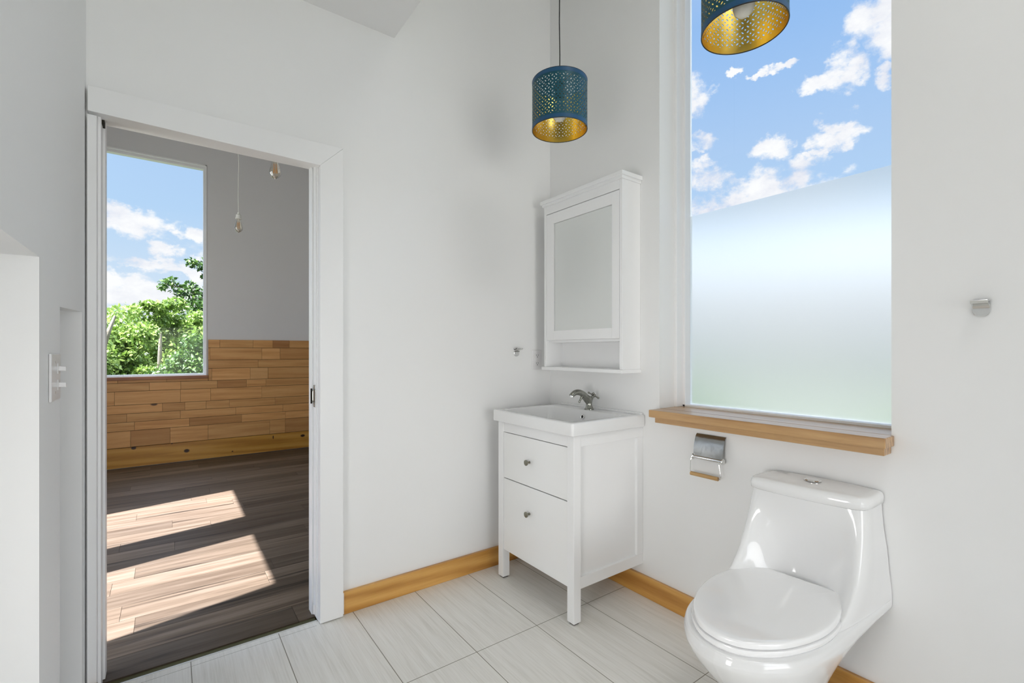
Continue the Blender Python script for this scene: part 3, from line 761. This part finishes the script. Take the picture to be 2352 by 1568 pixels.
# ------------------------------------------------------------------ bare bulbs in the bedroom
def make_bare(loc, label):
    x, y, z = loc
    t_ = thing('bare_bulb_pendant', (x, y, z), label, 'lamp', 'bare filament bulbs on white cords')
    q = MB(); q.lathe([(.0005, -.004), (.003, .0), (.008, .004), (.018, .010), (.0285, .022), (.032, .036), (.030, .050), (.022, .080), (.0155, .104), (.0135, .114)], (x, y, z), (0, 0, 1), 24, False)
    gb = q.build('bulb_glass', M['bulbglass'], t_)
    q = MB()
    for k in range(6):
        a = 2*PI*k/6; a2 = a+.5
        q.tube([(x+.008*math.cos(a), y+.008*math.sin(a), z+.088), (x+.0105*math.cos(a2), y+.0105*math.sin(a2), z+.034)], .0012, 6)
    q.build('filament', M['filament'], gb)
    q = MB(); q.lathe([(.006, .080), (.0045, .100), (.009, .112)], (x, y, z), (0, 0, 1), 12); q.build('glass_stem', M['porcelain'], gb)
    q = MB(); q.lathe([(.0135, .110), (.0185, .111), (.0245, .113), (.0245, .120), (.021, .121), (.0195, .134), (.0195, .146), (.014, .152), (.010, .154), (.009, .166), (.004, .170)], (x, y, z), (0, 0, 1), 24); q.build('bulb_socket', M['whitecord'], t_)
    rr = random.Random(3); pts = [(x, y, z+.168)]; n = 9
    for k in range(1, n): pts.append((x+rr.uniform(-.006, .006)*(1 if k < n-2 else .3), y+rr.uniform(-.006, .006), z+.168+(HI-.01-z-.168)*k/n))
    pts.append((x, y, HI-.012)); q = MB(); q.tube([tuple(p_) for p_ in cr(pts, 5)], .0028, 8); q.build('cord', M['whitecord'], t_)
    q = MB(); q.lathe([(.006, 0), (.045, .004), (.05, .012)], (x, y, HI-.0125), (0, 0, 1), 24); q.build('ceiling_cup', M['whitecord'], t_)
    return t_
bb = make_bare((.464, 4.5, 2.186), 'small bare filament bulb hanging on a white cord in the bedroom')
dup(bb, (.492, 2.99, 2.19), .7, 'bare filament bulb just below the door head, nearer of the two')

# ------------------------------------------------------------------ outside: ground and trees
b = MB(); n = 24; vs = []; fs = []
for i in range(n+1):
    for j in range(n+1):
        X = -70+140*i/n; Y = -70+140*j/n; vs.append((X, Y, -3.4+.35*math.sin(X*.21)*math.cos(Y*.17)))
for i in range(n):
    for j in range(n): fs.append((i*(n+1)+j, (i+1)*(n+1)+j, (i+1)*(n+1)+j+1, i*(n+1)+j+1))
b.add(vs, fs, True); structure('ground', b, M['ground'])

def leaves(clumps, size, tonebase=.5):
    """clumps: (x,y,z, radius, count); leaf = folded pointed blade; returns verts, faces, tones"""
    V = []; F = []; T = []
    for (cx_, cy_, cz_, r, cnt) in clumps:
        d = rng.normal(size=(cnt, 3)); d /= np.linalg.norm(d, axis=1)[:, None]
        rad = r*(rng.random(cnt)**.33)*(.85+.25*rng.random(cnt))
        c = np.array([cx_, cy_, cz_])+d*rad[:, None]*np.array([1, 1, .8])
        a = rng.normal(size=(cnt, 3))*.7+d*.5+np.array([0, 0, -.25]); a /= np.linalg.norm(a, axis=1)[:, None]
        up = rng.normal(size=(cnt, 3))*.6+np.array([0, 0, 1.0]); s2 = np.cross(a, up); s2 /= np.linalg.norm(s2, axis=1)[:, None]
        nn_ = np.cross(s2, a)
        L = size*(.7+.6*rng.random(cnt))[:, None]; Wd = L*.30
        p0 = c-a*L*.5; p1 = c+s2*Wd+nn_*L*.06; p2 = c+a*L*.55; p3 = c-s2*Wd+nn_*L*.06
        base = len(V)*0
        blk = np.stack([p0, p1, p2, p3], 1).reshape(-1, 3)
        V.append(blk); T.append(np.repeat(np.clip(tonebase+rng.normal(size=cnt)*.24, 0, 1), 2))
    V = np.concatenate(V); cnt = len(V)//4
    idx = np.arange(cnt)*4
    F = np.stack([np.stack([idx, idx+1, idx+2], 1), np.stack([idx, idx+2, idx+3], 1)], 1).reshape(-1, 3)
    return V, F, np.concatenate(T)

def make_tree(loc, trunk, clumps, size, mat, label, tb=.5, group='trees outside the bedroom window', to=None, k=1.0):
    # the tree is drawn at 'loc'; 'to' is where it stands and k how much bigger that specimen is
    if to:
        L0 = loc; mv = lambda p: (to[0]+(p[0]-L0[0])*k, to[1]+(p[1]-L0[1])*k, to[2]+(p[2]-L0[2])*k)
        trunk = [([mv(p) for p in pts], (rs[0]*k, rs[1]*k)) for pts, rs in trunk]
        clumps = [(*mv(c[:3]), c[3]*k, c[4]) for c in clumps]; size *= k; loc = to
    t_ = thing('tree', loc, label, 'tree', group)
    q = MB()
    for pts, rs in trunk: q.tube([tuple(p_) for p_ in cr(pts, 4)], [rs[0]+(rs[1]-rs[0])*i/(4*(len(pts)-1)) for i in range(4*(len(pts)-1)+1)], 10)
    q.build('trunk', M['bark'], t_)
    V, F, T = leaves(clumps, size, tb); V = V-np.array(loc)
    me = bpy.data.meshes.new('foliage'); me.from_pydata(V.tolist(), [], F.tolist())
    at = me.attributes.new('tone', 'FLOAT', 'FACE'); at.data.foreach_set('value', T); me.materials.append(mat); me.update()
    o = bpy.data.objects.new('foliage', me); COL.objects.link(o); o.parent = t_; o['kind'] = 'stuff'
    return t_

def blob(c, R, n, r, cnt, flat=.8):
    out = []
    for _ in range(n):
        d = rng.normal(size=3); d /= np.linalg.norm(d); k = R*(.35+.65*rng.random())
        out.append((c[0]+d[0]*k, c[1]+d[1]*k, c[2]+d[2]*k*flat, r*(.7+.6*rng.random()), cnt))
    return out
G = -3.4
# broad bright tree on the left of the view
make_tree((-1.7, 16.2, G), [([(-1.7, 16.2, G), (-1.65, 16.1, -1), (-1.45, 15.4, .4), (-1.3, 14.4, 1.0), (-1.15, 13.9, 1.5), (-1.0, 13.9, 2.0)], (.16, .025)), ([(-1.2, 14.0, 1.3), (-1.35, 13.8, 1.6), (-1.5, 13.7, 1.7)], (.03, .012))],
          blob((-1.5, 16.0, 1.2), 1.6, 60, .40, 230)+blob((-1.1, 15.2, .6), 1.1, 24, .33, 210)+blob((-1.9, 15.8, -.6), 1.7, 40, .5, 150), .115, M['leafA'], 'broad bright green tree at the left of the bedroom window view', .6)
# middle tree with the little pale stem
make_tree((.1, 17.2, G), [([(.1, 17.2, G), (.05, 17.1, -1), (-.2, 16.6, .2), (-.22, 16.3, .9), (-.2, 16.2, 1.7)], (.14, .03))],
          blob((.15, 17.4, 1.5), 1.45, 60, .38, 230)+blob((.2, 17.2, -.2), 1.6, 40, .5, 170)+blob((-.15, 16.6, 2.5), .45, 6, .22, 140), .115, M['leafA'], 'mid green tree in the centre of the bedroom window view, half hidden', .5, to=(.12, 20.6, -4.3), k=1.2)
# taller tree behind right with open dark sprays
make_tree((1.5, 19.0, G), [([(1.5, 19.0, G), (1.4, 19.0, 0), (1.2, 18.9, 2.2), (1.1, 18.8, 3.6), (1.0, 18.8, 4.3)], (.2, .03)), ([(1.25, 18.9, 2.6), (.6, 18.7, 3.2), (-.1, 18.5, 3.35)], (.05, .012))],
          [(-.15, 18.5, 3.30, .22, 70), (.05, 18.6, 3.45, .22, 80), (.25, 18.6, 3.15, .28, 90), (.55, 18.7, 3.35, .25, 80), (.75, 18.7, 3.1, .3, 110), (.35, 18.6, 2.85, .35, 130), (.85, 18.8, 4.05, .22, 80), (.60, 18.7, 4.15, .2, 80), (1.1, 18.8, 4.3, .24, 90), (1.05, 18.8, 3.75, .22, 70), (1.2, 18.9, 3.3, .35, 150), (1.4, 18.9, 4.5, .4, 150)]
          + blob((1.5, 19.1, 1.8), 1.6, 46, .42, 200)+blob((1.2, 19.0, .0), 1.8, 36, .5, 160), .13, M['leafB'], 'tall darker tree with open sprays at the right of the window view', .45, to=(1.95, 24.9, -4.8), k=1.3)
# near lower tree, right bottom
make_tree((1.0, 14.4, G), [([(1.0, 14.4, G), (1.0, 14.4, -1), (.9, 14.5, .6), (.8, 14.5, 1.6)], (.12, .03))],
          blob((1.0, 14.6, .7), 1.15, 50, .34, 220)+blob((.2, 14.6, -.2), 1.0, 30, .36, 200), .095, M['leafB'], 'low leafy tree nearest the glass at the lower right of the bedroom window', .5, to=(.84, 12.1, -2.65), k=.84)
make_tree((-1.9, 14.0, G), [([(-1.9, 14.0, G), (-1.9, 14.0, -1), (-1.8, 14.0, .2)], (.1, .03))],
          blob((-1.75, 13.8, -.2), .95, 36, .32, 220), .095, M['leafB'], 'low leafy bush at the lower left of the bedroom window view', .5, to=(-1.78, 10.6, -2.45), k=.76)
# outside the frosted window
for (tx, ty, rz_, lb) in ((9.5, 1.6, 0, 'round green tree outside the frosted bathroom window, left one'), (9.0, 7.4, 1.3, 'round green tree outside the bathroom window beside the washstand corner')):
    make_tree((tx, ty, G), [([(tx, ty, G), (tx+.1, ty, -1), (tx, ty+.1, .2)], (.15, .04))], blob((tx, ty, -1.0), 1.8, 44, .62, 60), .28, M['leafB'], lb, .45, 'trees outside the bathroom window')

# ------------------------------------------------------------------ sun, sky, added fill lights
EL = math.atan(1.31); SUN_FROM = Vector((-.98*math.cos(EL), -.196*math.cos(EL), math.sin(EL))).normalized()
sd = bpy.data.lights.new('sun', 'SUN'); sd.energy = 30; sd.angle = math.radians(.53); sd.color = (.96, .94, 1.0)
so = bpy.data.objects.new('sun', sd); COL.objects.link(so); so.rotation_euler = SUN_FROM.to_track_quat('Z', 'Y').to_euler()

W = bpy.data.worlds.new('sky'); SC.world = W; W.use_nodes = True
t = NT(W.node_tree); t.n.clear()
out = t.node('ShaderNodeOutputWorld'); bg = t.node('ShaderNodeBackground'); t.link(bg.outputs[0], out.inputs[0])
tc = t.node('ShaderNodeTexCoord'); D = tc.outputs['Generated']
sz = t.node('ShaderNodeSeparateXYZ'); t.link(D, sz.inputs[0])
base = t.ramp(sz.outputs[2], [(0.0, lin(236, 242, 248)), (.10, lin(208, 226, 245)), (.24, lin(180, 211, 244)), (.36, lin(172, 203, 241)), (.52, lin(150, 190, 240)), (1, lin(110, 160, 230))])
wn = t.noise(t.scale(D, (1, 1, 1.5)), 9, 6, .62)
wn2 = t.noise(t.scale(D, (1, 1, 1.4)), 38, 5, .6)
nz = t.math('ADD', t.math('MULTIPLY', t.math('SUBTRACT', wn, .5), 2.2), t.math('MULTIPLY', t.math('SUBTRACT', wn2, .5), 1.3))
clouds = [((-.056, .976, .211), .050, .022), ((-.072, .97, .225), .03, .016), ((-.035, .988, .152), .06, .010), ((.030, .98, .199), .022, .012), ((-.012, .985, .174), .018, .013), ((-.079, .988, .115), .05, .016), ((.03, .989, .140), .05, .010), ((-.03, .989, .09), .12, .02),
          ((.752, .490, .452), .028, .035), ((.786, .486, .382), .022, .014), ((.806, .499, .318), .045, .022), ((.79, .50, .345), .03, .012), ((.844, .398, .358), .026, .022), ((.885, .310, .346), .036, .020), ((.875, .300, .365), .022, .014), ((.852, .286, .439), .026, .030), ((.845, .300, .425), .034, .014), ((.807, .364, .465), .018, .008),
          ((.868, .405, .288), .075, .034), ((.88, .37, .30), .03, .03), ((.835, .42, .27), .08, .03), ((.838, .230, .490), .034, .05), ((.86, .222, .455), .03, .03), ((.877, .238, .418), .014, .014), ((.878, .346, .33), .012, .009), ((.77, .41, .47), .012, .006), ((.795, .385, .455), .014, .006), ((.82, .50, .26), .1, .03), ((.92, .36, .08), .9, .135)]  # last ellipse: added low cloud bank that brightens the frosted film
wc = t.node('ShaderNodeTexNoise'); wc.inputs['Scale'].default_value = 17; wc.inputs['Detail'].default_value = 5; wc.inputs['Roughness'].default_value = .62
t.link(t.scale(D, (1, 1, 1.3)), wc.inputs['Vector'])
wv_ = t.node('ShaderNodeVectorMath', operation='SCALE'); t.link(t.vmath('SUBTRACT', wc.outputs['Color'], (.5, .5, .5)), wv_.inputs[0]); wv_.inputs['Scale'].default_value = .085
DW = t.vmath('ADD', D, wv_.outputs[0])
tot = None
for (cdir, a_, b_) in clouds:
    c_ = Vector(cdir).normalized(); h1 = Vector((0, 0, 1)).cross(c_).normalized(); v1 = c_.cross(h1)
    q = t.math('ADD', t.math('POWER', t.math('DIVIDE', t.vmath('DOT_PRODUCT', DW, tuple(h1)), a_), 2), t.math('POWER', t.math('DIVIDE', t.vmath('DOT_PRODUCT', DW, tuple(v1)), b_), 2))
    front = t.math('GREATER_THAN', t.vmath('DOT_PRODUCT', D, tuple(c_)), 0.0)
    mk = t.math('MULTIPLY', t.math('MAXIMUM', t.math('SUBTRACT', 1.0, t.math('MULTIPLY', q, .42)), -1.0), front)
    tot = mk if tot is None else t.math('MAXIMUM', tot, mk)
# loose cloud cover elsewhere in the sky
gen = t.math('MULTIPLY', t.math('SUBTRACT', t.noise(t.scale(D, (1, 1, 2.2)), 3.2, 6, .6), .50), 5.0)
awayA = t.math('GREATER_THAN', t.vmath('DOT_PRODUCT', D, (.85, .38, .36)), .82)
awayB = t.math('GREATER_THAN', t.vmath('DOT_PRODUCT', D, (-.02, .97, .24)), .90)
gen = t.math('SUBTRACT', gen, t.math('MULTIPLY', t.math('MAXIMUM', awayA, awayB), 9.0))
cl = t.math('MAXIMUM', t.math('ADD', tot, t.math('MULTIPLY', nz, 1.0)), gen)
cm = t.node('ShaderNodeMapRange', interpolation_type='SMOOTHSTEP'); t.link(cl, cm.inputs[0]); cm.inputs[1].default_value = .28; cm.inputs[2].default_value = .95
shade_c = t.ramp(wn, [(.35, lin(226, 228, 240)), (.6, lin(252, 252, 254))])
sky = t.mix(cm.outputs[0], base, shade_c)
# brighter, whiter sky towards the sun, then added boosts overhead and low down
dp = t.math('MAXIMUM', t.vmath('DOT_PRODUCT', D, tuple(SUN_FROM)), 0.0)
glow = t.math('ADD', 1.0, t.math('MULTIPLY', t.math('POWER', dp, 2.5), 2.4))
ov_ = t.node('ShaderNodeMapRange', interpolation_type='SMOOTHSTEP'); t.link(sz.outputs[2], ov_.inputs[0]); ov_.inputs[1].default_value = .60; ov_.inputs[2].default_value = .80; ov_.inputs[4].default_value = 7.0  # added sky boost above the view, to light the room from overhead
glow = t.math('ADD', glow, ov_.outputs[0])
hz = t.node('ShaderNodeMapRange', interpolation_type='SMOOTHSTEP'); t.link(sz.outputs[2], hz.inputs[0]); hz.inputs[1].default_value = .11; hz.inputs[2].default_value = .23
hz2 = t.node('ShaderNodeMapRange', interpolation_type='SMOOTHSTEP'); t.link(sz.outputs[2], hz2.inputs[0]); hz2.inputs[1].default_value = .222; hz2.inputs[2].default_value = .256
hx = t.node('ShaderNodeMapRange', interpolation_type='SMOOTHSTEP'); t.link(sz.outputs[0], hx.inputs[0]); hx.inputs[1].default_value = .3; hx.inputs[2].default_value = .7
hz_ = t.math('MULTIPLY', t.math('MULTIPLY', hz.outputs[0], t.math('SUBTRACT', 1.0, hz2.outputs[0])), hx.outputs[0])  # added bright band low on the window side, whitens the film
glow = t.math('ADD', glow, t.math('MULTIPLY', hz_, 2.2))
below = t.math('GREATER_THAN', sz.outputs[2], -.02)
whi = t.math('MULTIPLY', t.math('SUBTRACT', sz.outputs[2], .54), 2.6, clamp=True)
sky = t.mix(t.math('MULTIPLY', whi, .8), sky, lin(246, 246, 248))
sky = t.mix(below, lin(140, 152, 132), sky)
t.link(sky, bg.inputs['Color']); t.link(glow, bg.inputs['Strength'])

def area(name, loc, direction, sx, sy, power, col):
    l = bpy.data.lights.new(name, 'AREA'); l.shape = 'RECTANGLE'; l.size = sx; l.size_y = sy; l.energy = power; l.color = col
    o = bpy.data.objects.new(name, l); COL.objects.link(o); o.location = loc; o.rotation_euler = Vector(direction).to_track_quat('-Z', 'Z').to_euler(); return o
bl = area('back_fill_light', (.65, BACK-.06, 1.05), (.02, 1, .03), 1.75, 1.6, 11.5, (1.0, .985, .962)); bl.data.spread = math.radians(88)  # added fill light in the unseen opening behind the camera
cl_ = area('overhead_fill_light', (1.30, -.35, HI-.03), (0, 0, -1), .55, .55, 8.5, (1.0, .98, .95)); cl_.data.shape = 'DISK'  # added disk of downward fill, out of view; no fixture is modelled
al = area('alcove_fill_light', (-.98, .66, .80), (1, .30, 0), .8, .9, 8.2, (1.0, .985, .962)); al.data.spread = math.radians(96)  # added fill in front of the closed alcove wall; no window there
area('bedroom_daylight_fill', (BX0-.08, 3.33, 1.4), (1, 0, 0), 2.0, 2.0, 22, (.97, .98, 1.0))  # added light outside the side openings, lifting the bedroom's daylight

# ------------------------------------------------------------------ camera
cd = bpy.data.cameras.new('camera'); cam = bpy.data.objects.new('camera', cd); COL.objects.link(cam)
cd.sensor_width = 36; cd.lens = 1078.4/2352*36; cd.shift_y = 22/2352; cd.clip_start = .02; cd.clip_end = 300
cam.location = (0, 0, 1.2); cam.rotation_euler = (PI/2, 0, -math.radians(36.1))
SC.camera = cam

SC.view_settings.view_transform = 'Standard'; SC.view_settings.look = 'None'; SC.view_settings.gamma = 1
SC.view_settings.use_curve_mapping = False; SC.view_settings.exposure = .07
cy_ = SC.cycles
cy_.use_denoising = True; cy_.max_bounces = 10; cy_.diffuse_bounces = 6; cy_.glossy_bounces = 5; cy_.transmission_bounces = 6; cy_.transparent_max_bounces = 12
cy_.sample_clamp_indirect = 6; cy_.caustics_reflective = False; cy_.caustics_refractive = True
